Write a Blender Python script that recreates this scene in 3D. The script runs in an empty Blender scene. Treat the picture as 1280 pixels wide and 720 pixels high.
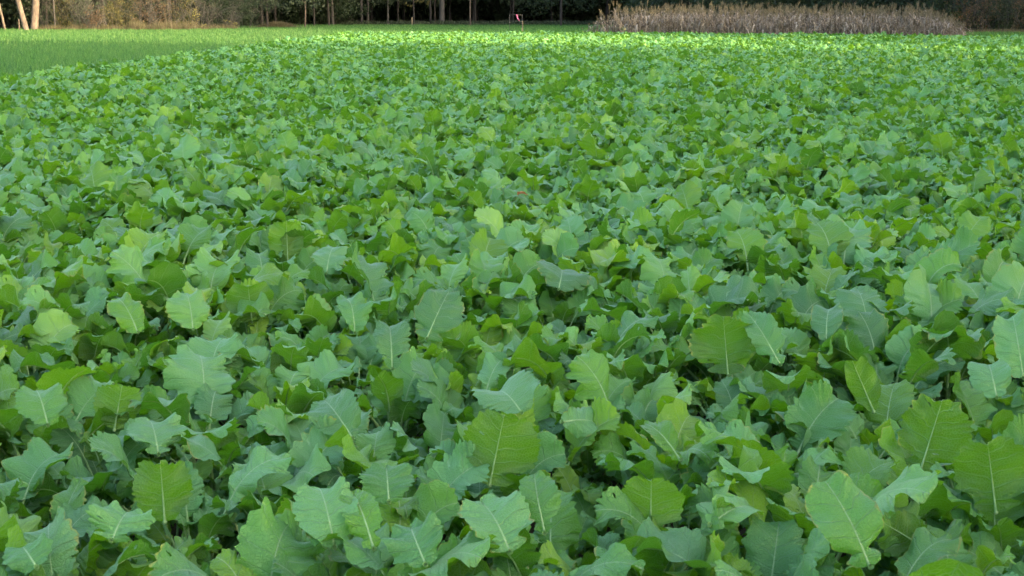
import bpy, math, random
import numpy as np
from mathutils import Vector, Matrix, noise
R = math.radians
rnd = random.Random(7)
S = bpy.context.scene
C = S.collection

# ------------------------------------------------------------ camera, world, sun, exposure
FPX, HZ, CAMH = 1700.0, 15.0, 1.5            # focal length in pixels, horizon row, eye height
PITCH = math.atan((360 - HZ) / FPX)
cd = bpy.data.cameras.new('camera'); cam = bpy.data.objects.new('camera', cd); C.objects.link(cam)
cam.location = (0, 0, CAMH); cam.rotation_euler = (math.pi / 2 - PITCH, 0, 0)
cd.sensor_width = 36; cd.lens = FPX / 1280 * 36; cd.clip_start = 0.1; cd.clip_end = 3000
cd.dof.use_dof = True; cd.dof.focus_distance = 6.0; cd.dof.aperture_fstop = 14.0
S.camera = cam
CR = Vector((1, 0, 0)); CF = Vector((0, math.cos(PITCH), -math.sin(PITCH))); CU = Vector((0, math.sin(PITCH), math.cos(PITCH)))
def at_h(px, py, z):                          # the point at height z seen at a pixel
    v = CR * (px - 640) / FPX + CF + CU * (360 - py) / FPX
    return Vector((0, 0, CAMH)) + v * ((z - CAMH) / v.z)

SUN_DIR = Vector((0.85, -0.53, 0)).normalized(); ELEV = R(15)
w = bpy.data.worlds.new('World'); S.world = w; w.use_nodes = True
nt = w.node_tree; sky = nt.nodes.new('ShaderNodeTexSky'); sky.sky_type = 'NISHITA'; sky.sun_disc = False
sky.sun_elevation = ELEV; sky.sun_rotation = math.atan2(SUN_DIR.x, SUN_DIR.y)
sky.air_density = 1.0; sky.dust_density = 4.0; sky.ozone_density = 0.4
bg = nt.nodes['Background']; bg.inputs['Strength'].default_value = 0.15
nt.links.new(sky.outputs[0], bg.inputs['Color'])
sd = bpy.data.lights.new('sun', 'SUN'); sun = bpy.data.objects.new('sun', sd); C.objects.link(sun)
sd.energy = 2.05; sd.angle = R(0.5); sd.color = (1.0, 0.80, 0.50)
sv = Vector((SUN_DIR.x * math.cos(ELEV), SUN_DIR.y * math.cos(ELEV), math.sin(ELEV)))
sun.rotation_euler = sv.to_track_quat('Z', 'Y').to_euler()
S.view_settings.view_transform = 'Standard'; S.view_settings.look = 'None'; S.view_settings.gamma = 1
S.view_settings.exposure = 2.85
S.cycles.max_bounces = 8; S.cycles.diffuse_bounces = 4; S.cycles.transmission_bounces = 4; S.cycles.transparent_max_bounces = 6

# ------------------------------------------------------------ helpers
def mesh(name, V, F, mat, uvs=None, attrs=None, smooth=True, mats=None, fm=None):
    me = bpy.data.meshes.new(name); me.from_pydata([tuple(v) for v in V], [], F)
    if uvs:
        li = np.empty(len(me.loops), dtype=np.int32); me.loops.foreach_get('vertex_index', li)
        for k, arr in uvs.items():
            l = me.uv_layers.new(name=k); l.data.foreach_set('uv', np.asarray(arr, dtype=np.float32)[li].ravel())
    if attrs:
        for k, arr in attrs.items():
            a = me.attributes.new(k, 'FLOAT', 'POINT'); a.data.foreach_set('value', np.asarray(arr, dtype=np.float32))
    for m in (mats or [mat]): me.materials.append(m)
    if fm is not None: me.polygons.foreach_set('material_index', fm)
    if smooth: me.polygons.foreach_set('use_smooth', [True] * len(me.polygons))
    me.update(); return me
def link(name, me, parent=None, loc=None):
    o = bpy.data.objects.new(name, me); C.objects.link(o)
    if parent: o.parent = parent
    if loc is not None: o.location = loc
    return o
def tag(o, label=None, cat=None, group=None, kind=None):
    if label: o['label'] = label
    if cat: o['category'] = cat
    if group: o['group'] = group
    if kind: o['kind'] = kind
    return o
def thing(name, label, cat, loc=(0, 0, 0), group=None):
    return tag(link(name, None, None, loc), label, cat, group)
class MB:                                     # gathers pieces of one mesh
    def __init__(s): s.V = []; s.F = []; s.uv = []; s.t = []; s.m = []
    def add(s, V, F, m=0, tone=0.0, uv=None):
        b = len(s.V); s.V += [tuple(v) for v in V]; s.F += [tuple(b + i for i in f) for f in F]
        s.m += [m] * len(F); s.t += [tone] * len(V); s.uv += (uv if uv is not None else [(0, 0)] * len(V))
    def build(s, name, mats, smooth=True):
        return mesh(name, s.V, s.F, None, {'grid': s.uv}, {'tone': s.t}, smooth, mats, s.m)
def tube(pts, rad, n=6, cap=False):
    V = []; F = []; prev = None
    for i, p in enumerate(pts):
        p = Vector(p); t = (Vector(pts[min(i + 1, len(pts) - 1)]) - Vector(pts[max(i - 1, 0)])).normalized()
        a = prev if prev is not None else (Vector((1, 0, 0)) if abs(t.x) < .8 else Vector((0, 1, 0)))
        a = (a - t * a.dot(t)).normalized(); prev = a; b = t.cross(a)
        for k in range(n):
            q = 2 * math.pi * k / n; V.append(p + (a * math.cos(q) + b * math.sin(q)) * rad[i])
    for i in range(len(pts) - 1):
        for k in range(n):
            F.append((i * n + k, i * n + (k + 1) % n, (i + 1) * n + (k + 1) % n, (i + 1) * n + k))
    if cap: F.append(tuple(range(len(V) - n, len(V)))); F.append(tuple(range(n))[::-1])
    return V, F

# ------------------------------------------------------------ materials
def newmat(name):
    m = bpy.data.materials.new(name); m.use_nodes = True; n = m.node_tree
    n.nodes.clear(); return m, n
def N(n, typ, **kw):
    x = n.nodes.new(typ)
    for k, v in kw.items():
        if k.startswith('i_'):
            key = k[2:]; key = int(key) if key.isdigit() else key.replace('_', ' ')
            x.inputs[key].default_value = v
        else: setattr(x, k, v)
    return x
def M(n, op, a, b=None, c=None, clamp=False):
    x = n.nodes.new('ShaderNodeMath'); x.operation = op; x.use_clamp = clamp
    for i, q in enumerate((a, b, c)):
        if q is None: continue
        if isinstance(q, (int, float)): x.inputs[i].default_value = q
        else: n.links.new(q, x.inputs[i])
    return x.outputs[0]
def MIX(n, f, a, b, mode='MIX'):
    x = n.nodes.new('ShaderNodeMix'); x.data_type = 'RGBA'; x.blend_type = mode
    for s, q in ((x.inputs['Factor'], f), (x.inputs['A'], a), (x.inputs['B'], b)):
        if isinstance(q, (int, float)): s.default_value = q
        elif isinstance(q, tuple): s.default_value = (*q, 1)
        else: n.links.new(q, s)
    return x.outputs['Result']
def RAMP(n, f, stops, interp='LINEAR'):
    x = n.nodes.new('ShaderNodeValToRGB'); x.color_ramp.interpolation = interp
    e = x.color_ramp.elements
    while len(e) < len(stops): e.new(0.5)
    for i, (p, c) in enumerate(stops): e[i].position = p; e[i].color = (*c, 1)
    n.links.new(f, x.inputs[0]); return x.outputs[0]
def tone_of(n):                               # 0..1 tint of a leaf: the object's own colour if set, else its random number
    oi = N(n, 'ShaderNodeObjectInfo'); at = N(n, 'ShaderNodeAttribute', attribute_name='tone')
    sp = N(n, 'ShaderNodeSeparateColor'); n.links.new(oi.outputs['Color'], sp.inputs[0])
    fr = M(n, 'FRACT', M(n, 'ADD', oi.outputs['Random'], at.outputs['Fac']))
    mx = n.nodes.new('ShaderNodeMix'); mx.data_type = 'FLOAT'
    n.links.new(sp.outputs[1], mx.inputs[0]); n.links.new(sp.outputs[0], mx.inputs[2]); n.links.new(fr, mx.inputs[3])
    return mx.outputs[0], oi
def leafy(n, color, tcolor, tfac, rough=0.5, spec=0.5, normal=None):
    p = N(n, 'ShaderNodeBsdfPrincipled'); t = N(n, 'ShaderNodeBsdfTranslucent'); mx = N(n, 'ShaderNodeMixShader'); o = N(n, 'ShaderNodeOutputMaterial')
    mx.inputs[0].default_value = tfac
    for s, q in ((p.inputs['Base Color'], color), (t.inputs['Color'], tcolor), (p.inputs['Roughness'], rough)):
        if isinstance(q, (int, float)): s.default_value = q
        elif isinstance(q, tuple): s.default_value = (*q, 1)
        else: n.links.new(q, s)
    p.inputs['Specular IOR Level'].default_value = spec
    if normal is not None: n.links.new(normal, p.inputs['Normal'])
    n.links.new(p.outputs[0], mx.inputs[1]); n.links.new(t.outputs[0], mx.inputs[2]); n.links.new(mx.outputs[0], o.inputs[0])
    return p, t, mx

NV = 6                                        # side veins per half leaf
def brassica_material():
    m, n = newmat('brassica_leaf'); L = n.links.new
    tone, oi = tone_of(n)
    uvg = N(n, 'ShaderNodeUVMap', uv_map='grid'); uvf = N(n, 'ShaderNodeUVMap', uv_map='flat')
    sg = N(n, 'ShaderNodeSeparateXYZ'); L(uvg.outputs[0], sg.inputs[0])
    sf = N(n, 'ShaderNodeSeparateXYZ'); L(uvf.outputs[0], sf.inputs[0])
    V_, U_ = sg.outputs[0], sg.outputs[1]
    rib = M(n, 'ABSOLUTE', sf.outputs[0])
    ribw = M(n, 'MULTIPLY_ADD', U_, -0.0026, 0.0036)
    ribm = M(n, 'SUBTRACT', 1.0, M(n, 'DIVIDE', rib, ribw), clamp=True)
    side = M(n, 'GREATER_THAN', V_, 0.0)
    nw = N(n, 'ShaderNodeTexNoise', i_Scale=22.0, i_Detail=2.0); L(uvf.outputs[0], nw.inputs['Vector'])
    ph = M(n, 'FRACT', M(n, 'ADD', M(n, 'MULTIPLY_ADD', U_, NV, M(n, 'MULTIPLY', side, 0.35)), M(n, 'MULTIPLY', nw.outputs[0], 0.9)))
    pk = M(n, 'ABSOLUTE', M(n, 'SUBTRACT', ph, 0.5))
    vw = M(n, 'MULTIPLY_ADD', M(n, 'ABSOLUTE', V_), -0.045, 0.075)
    vein = M(n, 'SUBTRACT', 1.0, M(n, 'DIVIDE', pk, vw), clamp=True)
    vo = N(n, 'ShaderNodeTexVoronoi', voronoi_dimensions='2D', feature='DISTANCE_TO_EDGE', i_Scale=130.0); L(uvf.outputs[0], vo.inputs['Vector'])
    net = M(n, 'SUBTRACT', 1.0, M(n, 'MULTIPLY', vo.outputs['Distance'], 6.0), clamp=True)
    nz = N(n, 'ShaderNodeTexNoise', i_Scale=28.0, i_Detail=3.0); L(uvf.outputs[0], nz.inputs['Vector'])
    nb = N(n, 'ShaderNodeTexNoise', i_Scale=0.55, i_Detail=2.0); L(oi.outputs['Location'], nb.inputs['Vector'])
    tn = M(n, 'ADD', tone, M(n, 'MULTIPLY', M(n, 'SUBTRACT', nb.outputs[0], 0.5), 0.35), clamp=True)
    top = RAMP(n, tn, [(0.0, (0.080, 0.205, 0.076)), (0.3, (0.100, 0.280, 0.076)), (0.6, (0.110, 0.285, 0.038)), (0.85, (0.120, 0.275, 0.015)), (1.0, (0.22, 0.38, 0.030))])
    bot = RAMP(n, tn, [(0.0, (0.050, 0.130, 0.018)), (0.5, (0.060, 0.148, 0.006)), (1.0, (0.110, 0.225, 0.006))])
    trn = RAMP(n, tn, [(0.0, (0.120, 0.340, 0.010)), (0.5, (0.160, 0.400, 0.004)), (1.0, (0.290, 0.560, 0.005))])
    geo = N(n, 'ShaderNodeNewGeometry')
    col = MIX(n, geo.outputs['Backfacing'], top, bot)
    col = MIX(n, M(n, 'MULTIPLY', M(n, 'SUBTRACT', nz.outputs[0], 0.35, clamp=True), 0.9), col, (0.10, 0.26, 0.10))
    r2 = M(n, 'FRACT', M(n, 'MULTIPLY', M(n, 'ADD', oi.outputs['Random'], tone), 7.31))
    col = MIX(n, M(n, 'MULTIPLY', M(n, 'GREATER_THAN', r2, 0.72), M(n, 'SUBTRACT', 0.42, M(n, 'MULTIPLY', geo.outputs['Backfacing'], 0.36))), col, (0.19, 0.42, 0.165))
    col = MIX(n, M(n, 'MULTIPLY', M(n, 'LESS_THAN', r2, 0.28), 0.30), col, (0.04, 0.10, 0.035))
    # old leaves brown at the rim in ragged patches
    rim = M(n, 'MULTIPLY', M(n, 'GREATER_THAN', M(n, 'ADD', M(n, 'ABSOLUTE', V_), M(n, 'MULTIPLY', nz.outputs[0], 0.5)), 1.22), M(n, 'GREATER_THAN', M(n, 'FRACT', M(n, 'MULTIPLY', r2, 5.0)), 0.75))
    col = MIX(n, M(n, 'MULTIPLY', rim, 0.75), col, (0.26, 0.27, 0.07))
    # fine pale spots and feeding marks
    sp = N(n, 'ShaderNodeTexNoise', i_Scale=230.0, i_Detail=1.0); L(uvf.outputs[0], sp.inputs['Vector'])
    spm = M(n, 'MULTIPLY', M(n, 'GREATER_THAN', sp.outputs[0], 0.74), 0.35)
    col = MIX(n, spm, col, (0.30, 0.36, 0.20))
    vm = M(n, 'MAXIMUM', M(n, 'MULTIPLY', vein, 0.45), M(n, 'MULTIPLY', net, 0.16))
    col = MIX(n, vm, col, (0.26, 0.46, 0.24))
    col = MIX(n, M(n, 'MULTIPLY', ribm, 0.8), col, (0.40, 0.55, 0.30))
    hgt = M(n, 'SUBTRACT', M(n, 'MULTIPLY', nz.outputs[0], 0.5), M(n, 'MAXIMUM', M(n, 'MULTIPLY', vein, 0.8), M(n, 'MULTIPLY', net, 0.35)))
    bm = N(n, 'ShaderNodeBump', i_Strength=0.9, i_Distance=0.004); L(hgt, bm.inputs['Height'])
    rough = M(n, 'MULTIPLY_ADD', nz.outputs[0], 0.25, 0.30)
    trn = MIX(n, M(n, 'MULTIPLY', vm, 0.5), trn, (0.03, 0.12, 0.01))
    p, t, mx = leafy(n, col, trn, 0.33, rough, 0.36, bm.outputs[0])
    p.inputs['Sheen Weight'].default_value = 0.04; p.inputs['Sheen Tint'].default_value = (0.9, 1, 0.95, 1); p.inputs['Sheen Roughness'].default_value = 0.4
    return m
def simple_leaf(name, stops, tstops, tf=0.3, rough=0.6, spec=0.3):
    m, n = newmat(name); tone, oi = tone_of(n)
    leafy(n, RAMP(n, tone, stops), RAMP(n, tone, tstops), tf, rough, spec); return m
def stalk_material():
    m, n = newmat('brassica_stalk'); nz = N(n, 'ShaderNodeTexNoise', i_Scale=60.0); tc = N(n, 'ShaderNodeTexCoord'); n.links.new(tc.outputs['Object'], nz.inputs['Vector'])
    c = RAMP(n, nz.outputs[0], [(0.3, (0.17, 0.33, 0.10)), (0.7, (0.32, 0.47, 0.22))])
    leafy(n, c, (0.25, 0.5, 0.1), 0.15, 0.4, 0.4); return m
def bark(name, a, b, scale=6.0):
    m, n = newmat(name); tc = N(n, 'ShaderNodeTexCoord'); mp = N(n, 'ShaderNodeMapping'); mp.inputs['Scale'].default_value = (1, 1, 0.3)
    n.links.new(tc.outputs['Object'], mp.inputs[0])
    nz = N(n, 'ShaderNodeTexNoise', i_Scale=scale, i_Detail=6.0, i_Roughness=0.7); n.links.new(mp.outputs[0], nz.inputs['Vector'])
    c = RAMP(n, nz.outputs[0], [(0.35, a), (0.65, b)])
    p = N(n, 'ShaderNodeBsdfPrincipled', i_Roughness=0.9); o = N(n, 'ShaderNodeOutputMaterial'); bm = N(n, 'ShaderNodeBump', i_Strength=0.8, i_Distance=0.03)
    n.links.new(nz.outputs[0], bm.inputs['Height']); n.links.new(bm.outputs[0], p.inputs['Normal'])
    n.links.new(c, p.inputs['Base Color']); n.links.new(p.outputs[0], o.inputs[0]); return m
def earth(name, a, b, scale):
    m, n = newmat(name); tc = N(n, 'ShaderNodeTexCoord')
    nz = N(n, 'ShaderNodeTexNoise', i_Scale=scale, i_Detail=8.0, i_Roughness=0.65); n.links.new(tc.outputs['Object'], nz.inputs['Vector'])
    c = RAMP(n, nz.outputs[0], [(0.35, a), (0.65, b)])
    p = N(n, 'ShaderNodeBsdfPrincipled', i_Roughness=0.95); o = N(n, 'ShaderNodeOutputMaterial'); bm = N(n, 'ShaderNodeBump', i_Strength=0.7, i_Distance=0.03)
    n.links.new(nz.outputs[0], bm.inputs['Height']); n.links.new(bm.outputs[0], p.inputs['Normal'])
    n.links.new(c, p.inputs['Base Color']); n.links.new(p.outputs[0], o.inputs[0]); return m

m_leaf = brassica_material(); m_stalk = stalk_material()
m_soil = earth('soil', (0.045, 0.032, 0.02), (0.10, 0.075, 0.05), 9.0)
m_turf = earth('turf', (0.035, 0.075, 0.022), (0.06, 0.11, 0.03), 3.0)
m_litter = earth('leaf_litter', (0.03, 0.024, 0.015), (0.07, 0.05, 0.03), 4.0)
m_dirt = earth('dirt', (0.16, 0.12, 0.08), (0.28, 0.21, 0.15), 2.0)
m_grass = simple_leaf('grass_blade', [(0, (0.015, 0.055, 0.020)), (0.4, (0.05, 0.125, 0.036)), (0.8, (0.10, 0.20, 0.055)), (1, (0.24, 0.33, 0.12))], [(0, (0.05, 0.20, 0.02)), (1, (0.22, 0.48, 0.04))], 0.42)
m_drygrass = simple_leaf('dry_grass', [(0, (0.08, 0.062, 0.035)), (0.5, (0.07, 0.075, 0.03)), (1, (0.13, 0.10, 0.065))], [(0, (0.25, 0.17, 0.08)), (1, (0.35, 0.26, 0.12))], 0.25)
m_corn = simple_leaf('dry_corn', [(0, (0.10, 0.074, 0.048)), (0.5, (0.21, 0.165, 0.110)), (0.85, (0.31, 0.255, 0.18)), (1, (0.42, 0.37, 0.32))], [(0, (0.08, 0.06, 0.045)), (1, (0.18, 0.14, 0.11))], 0.2)
m_tassel = simple_leaf('corn_tassel', [(0, (0.15, 0.12, 0.07)), (1, (0.20, 0.17, 0.095))], [(0, (0.13, 0.11, 0.06)), (1, (0.16, 0.14, 0.08))], 0.2)
def crownmat(name, a, b, t): return simple_leaf(name, [(0, a), (0.7, b), (1, tuple(min(1, q * 1.5) for q in b))], [(0, t), (1, tuple(q * 1.4 for q in t))], 0.3)
m_cdark = crownmat('evergreen_leaf', (0.014, 0.026, 0.011), (0.028, 0.046, 0.02), (0.03, 0.055, 0.015))
m_cgrey = crownmat('greygreen_leaf', (0.035, 0.052, 0.028), (0.06, 0.08, 0.042), (0.06, 0.09, 0.03))
m_colive = crownmat('olive_leaf', (0.055, 0.052, 0.016), (0.11, 0.098, 0.030), (0.12, 0.11, 0.025))
m_cbrown = crownmat('brown_leaf', (0.06, 0.040, 0.022), (0.12, 0.080, 0.042), (0.12, 0.07, 0.028))
m_cyell = crownmat('yellow_leaf', (0.22, 0.22, 0.05), (0.36, 0.33, 0.09), (0.4, 0.38, 0.06))
m_corange = crownmat('orange_leaf', (0.22, 0.12, 0.05), (0.34, 0.20, 0.08), (0.35, 0.2, 0.06))
m_bpale = bark('pale_bark', (0.055, 0.040, 0.030), (0.15, 0.115, 0.082)); m_bdark = bark('dark_bark', (0.018, 0.015, 0.012), (0.04, 0.033, 0.028))
m_bgrey = bark('grey_bark', (0.035, 0.032, 0.028), (0.08, 0.072, 0.062)); m_wood = bark('stake_wood', (0.12, 0.095, 0.055), (0.22, 0.175, 0.11), 20.0)
m_wire = bark('wire_frame', (0.04, 0.04, 0.04), (0.08, 0.075, 0.07), 20.0)
m_pink, n_ = newmat('pink_ribbon'); leafy(n_, (0.42, 0.11, 0.24), (0.45, 0.12, 0.27), 0.35, 0.5)
m_dead, n_ = newmat('dead_leaf'); leafy(n_, (0.42, 0.17, 0.07), (0.5, 0.2, 0.06), 0.2, 0.6)

# ------------------------------------------------------------ ground
def field_edge_x(): return -9.6
def sheet(name, poly, z, mat, step=None):
    me = mesh(name, [(x, y, z) for x, y in poly], [tuple(range(len(poly)))], mat, smooth=False)
    return tag(link(name, me), kind='structure')
sheet('ground', [(-1500, -1500), (1500, -1500), (1500, 1500), (-1500, 1500)], 0.0, m_litter)
sheet('turf', [(-75, 8), (-9.6, 8), (-9.6, 79), (30, 79), (38, 60), (46, 60), (46, 98), (30, 112), (30, 150), (-28, 150), (-28, 128), (-40, 108), (-75, 108)], 0.004, m_turf)
sheet('field_soil', [(-9.6, -6), (24, -6), (36, 60), (30, 79), (22, 90), (2, 96), (2, 79), (-9.6, 79)], 0.008, m_soil)
sheet('dirt_track', [(-8, 136), (14, 132), (14, 137), (-8, 141)], 0.012, m_dirt)

# ------------------------------------------------------------ brassica leaf geometry
def tri(x):
    f = x % 1.0; return (f / .6 if f < .6 else (1 - f) / .4) - .5
def blade(rs, curve, L, W, kind, nr, nc, fold, cup, wav, tooth, tone=0.0):
    """curve(u) -> (P, T, Nn) along the midrib. Rows run forward to the margin like the side veins do."""
    V = []; G = []; Fl = []; nh = nc // 2
    nt_ = min(rs.uniform(10, 16), nr / 3.2); ph = [rs.random() * 9, rs.random() * 9]; kw = [rs.uniform(1.1, 3.0), rs.uniform(1.1, 3.0)]; pw = [rs.random() * 6.3, rs.random() * 6.3]
    sd_ = Vector((rs.uniform(-50, 50), rs.uniform(-50, 50), rs.uniform(-50, 50)))
    asym = rs.uniform(-.12, .12); obo = rs.uniform(.0, .45); lobe = rs.uniform(.01, .045); blunt = rs.uniform(.72, 1.0)
    B0 = []
    for i in range(nr + 1):
        u = i / nr; row = []
        for s in (0, 1):
            phi = math.pi * u ** .78; x = W * max(0, math.sin(phi)) ** blunt * (1 - obo * .5 + obo * u) * (1 + (asym if s else -asym)); y = L * (.5 - .5 * math.cos(phi))
            if kind: q = 1 - .58 * math.exp(-((u - .19) / .045) ** 2)
            else: q = 1 - .22 * math.exp(-((u - .15) / .06) ** 2)
            x *= q
            g = 1 + tooth * tri(u * nt_ + ph[s] + .5 * math.sin(u * 9 + ph[s])) * (.7 + .5 * math.sin(u * 23 + ph[s] * 3)) * min(1, u * 6, (1 - u) * 9) + lobe * math.sin(u * 4 * 6.28 + ph[s] * 5) * min(1, (1 - u) * 4)
            yc = .5 * L
            row.append((x * g, yc + (y - yc) * (1 + (g - 1) * .8)))
        B0.append(row)
    for i in range(nr + 1):
        u = i / nr; um = u ** 1.12
        for j in range(-nh, nh + 1):
            v = j / nh; s = 0 if v < 0 else 1; av = abs(v); bx_, by_ = B0[i][s]
            P, T, Nn = curve(um); B = T.cross(Nn)
            lat = math.copysign(av * bx_, v) if j else 0.0; fwd = (by_ - um * L) * av ** 1.25
            z = fold * abs(lat) - cup * av * av * bx_
            z += wav * (av ** 2.0) * math.sin(2 * math.pi * kw[s] * u + pw[s]) * min(1, 4 * u + .2) * min(1, (1 - u) * 5 + .3)
            if nr > 12:
                phs = (u * NV + (0.35 if v > 0 else 0)) % 1
                z += 0.0028 * min(1, av * 3) * (math.sin(math.pi * ((phs + .5) % 1)) ** .7 - .6) * (1 - av * .6)
            z += 0.017 * noise.noise(Vector((lat * 20, (um * L + fwd) * 20, 0)) + sd_) * av ** .5 * (L / .2)
            if nr > 12: z += 0.004 * noise.noise(Vector((lat * 75, (um * L + fwd) * 75, 0)) + sd_) * av ** .5
            V.append(P + B * lat + T * fwd + Nn * z); G.append((v, u)); Fl.append((lat, um * L + fwd))
    w_ = 2 * nh + 1; F = []
    for i in range(nr):
        for j in range(2 * nh):
            a = i * w_ + j; F.append((a, a + 1, a + w_ + 1, a + w_))
    if nr > 30 and rs.random() < .55:          # holes eaten by insects
        bad = set()
        for k in range(rs.randrange(1, 5)):
            ci, cj = rs.randrange(int(nr * .2), int(nr * .85)), rs.randrange(1, 2 * nh - 1)
            if abs(cj - nh + .5) < 1: continue
            bad.add(ci * 2 * nh + cj)
        F = [f for q, f in enumerate(F) if q not in bad]
    return V, F, G, Fl, [tone] * len(V)
def leaf_curve(th0, pet, L, bend, roll, yaw=0.0):
    """petiole then blade, in the XZ plane leaning to +X; returns midrib function and petiole points"""
    pts = [Vector((0, 0, 0))]; th = th0 * .6; k = 6
    for i in range(k):
        th += th0 * .4 / k; pts.append(pts[-1] + Vector((math.sin(th), 0, math.cos(th))) * pet / k)
    n = 24; mid = [pts[-1]]; ths = [th0]
    for i in range(n):
        t = th0 + bend * ((i + .5) / n) ** 1.4; mid.append(mid[-1] + Vector((math.sin(t), 0, math.cos(t))) * L / n); ths.append(t)
    def curve(u):
        x = u * n; i = min(int(x), n - 1); f = x - i
        P = mid[i].lerp(mid[i + 1], f); t = ths[i] * (1 - f) + ths[i + 1] * f
        T = Vector((math.sin(t), 0, math.cos(t))); Nn = Vector((-math.cos(t), 0, math.sin(t)))
        q = Matrix.Rotation(roll * (0.3 + u), 3, T); return P, T, q @ Nn
    return curve, pts
def rib_tube(pts, curve, L, n=6, steps=8, r0=0.0045):
    P = list(pts); rad = [r0 * (1.25 - .35 * i / (len(pts) - 1)) for i in range(len(pts))]
    for i in range(1, steps):
        u = 0.86 * i / (steps - 1); p, T, Nn = curve(u); P.append(p - Nn * 0.0012); rad.append(max(0.0007, r0 * .62 * (1 - u) ** .9))
    return tube(P, rad, n)
CL = [dict(th=(4, 16), bend=(25, 110), pet=(.13, .20), L=(.12, .18)),
      dict(th=(16, 34), bend=(30, 105), pet=(.17, .25), L=(.16, .225)),
      dict(th=(34, 54), bend=(20, 60), pet=(.16, .23), L=(.15, .21))]
def rand_leaf(rs, cls, nr, nc, ntube, tone=0.0):
    c = CL[cls]; L = rs.uniform(*c['L']); W = L * rs.choice([rs.uniform(.22, .32), rs.uniform(.31, .44), rs.uniform(.33, .46)])
    cv, pts = leaf_curve(R(rs.uniform(*c['th'])), rs.uniform(*c['pet']), L, R(rs.uniform(*c['bend'])), rs.uniform(-.85, .85))
    b = blade(rs, cv, L, W, rs.random() < .55, nr, nc, rs.uniform(-.05, .5), rs.uniform(0, .45), rs.uniform(.010, .030), rs.uniform(.13, .25), tone)
    return b, rib_tube(pts, cv, L, ntube, 8 if nr > 12 else 4)
NVAR = 14; LEAVES = [[], [], []]
for cls in range(3):
    for k in range(NVAR):
        rs = random.Random(100 * cls + k)
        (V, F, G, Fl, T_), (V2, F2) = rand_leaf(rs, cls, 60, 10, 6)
        LEAVES[cls].append((mesh('leaf', V, F, m_leaf, {'grid': G, 'flat': Fl}), mesh('leaf_stalk', V2, F2, m_stalk)))

# ------------------------------------------------------------ plants one by one: the 300 nearest
NGROUP = 'brassica plants standing in the near field'
count_leaf = [0]; plant_tone = [.5]
def add_leaf(plant, cls, az, scale, tilt=0.0, z=0.01):
    lm, sm = rnd.choice(LEAVES[cls])
    o = link('leaf', lm, plant); scale *= rnd.uniform(.82, 1.18); o.location = (math.cos(az) * .012, math.sin(az) * .012, z)
    o.rotation_euler = (rnd.uniform(-.12, .12), tilt, az); o.scale = (scale, scale * rnd.uniform(.85, 1.15), scale)
    tn = max(0, min(1, rnd.gauss(plant_tone[0], .27))) if cls else max(0, min(1, rnd.gauss(plant_tone[0] + .25, .25))); o.color = (tn, 0, 0, 1)
    s = link('leaf_stalk', sm, o); count_leaf[0] += 1
    return o
def fill_plant(p, n, scale):
    a0 = rnd.random() * 6.3
    for i in range(n):
        cls = 2 if i < n * .30 else (1 if i < n * .70 else 0)
        add_leaf(p, cls, a0 + i * 2.399 + rnd.uniform(-.3, .3), scale * rnd.uniform(.8, 1.12))
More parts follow.
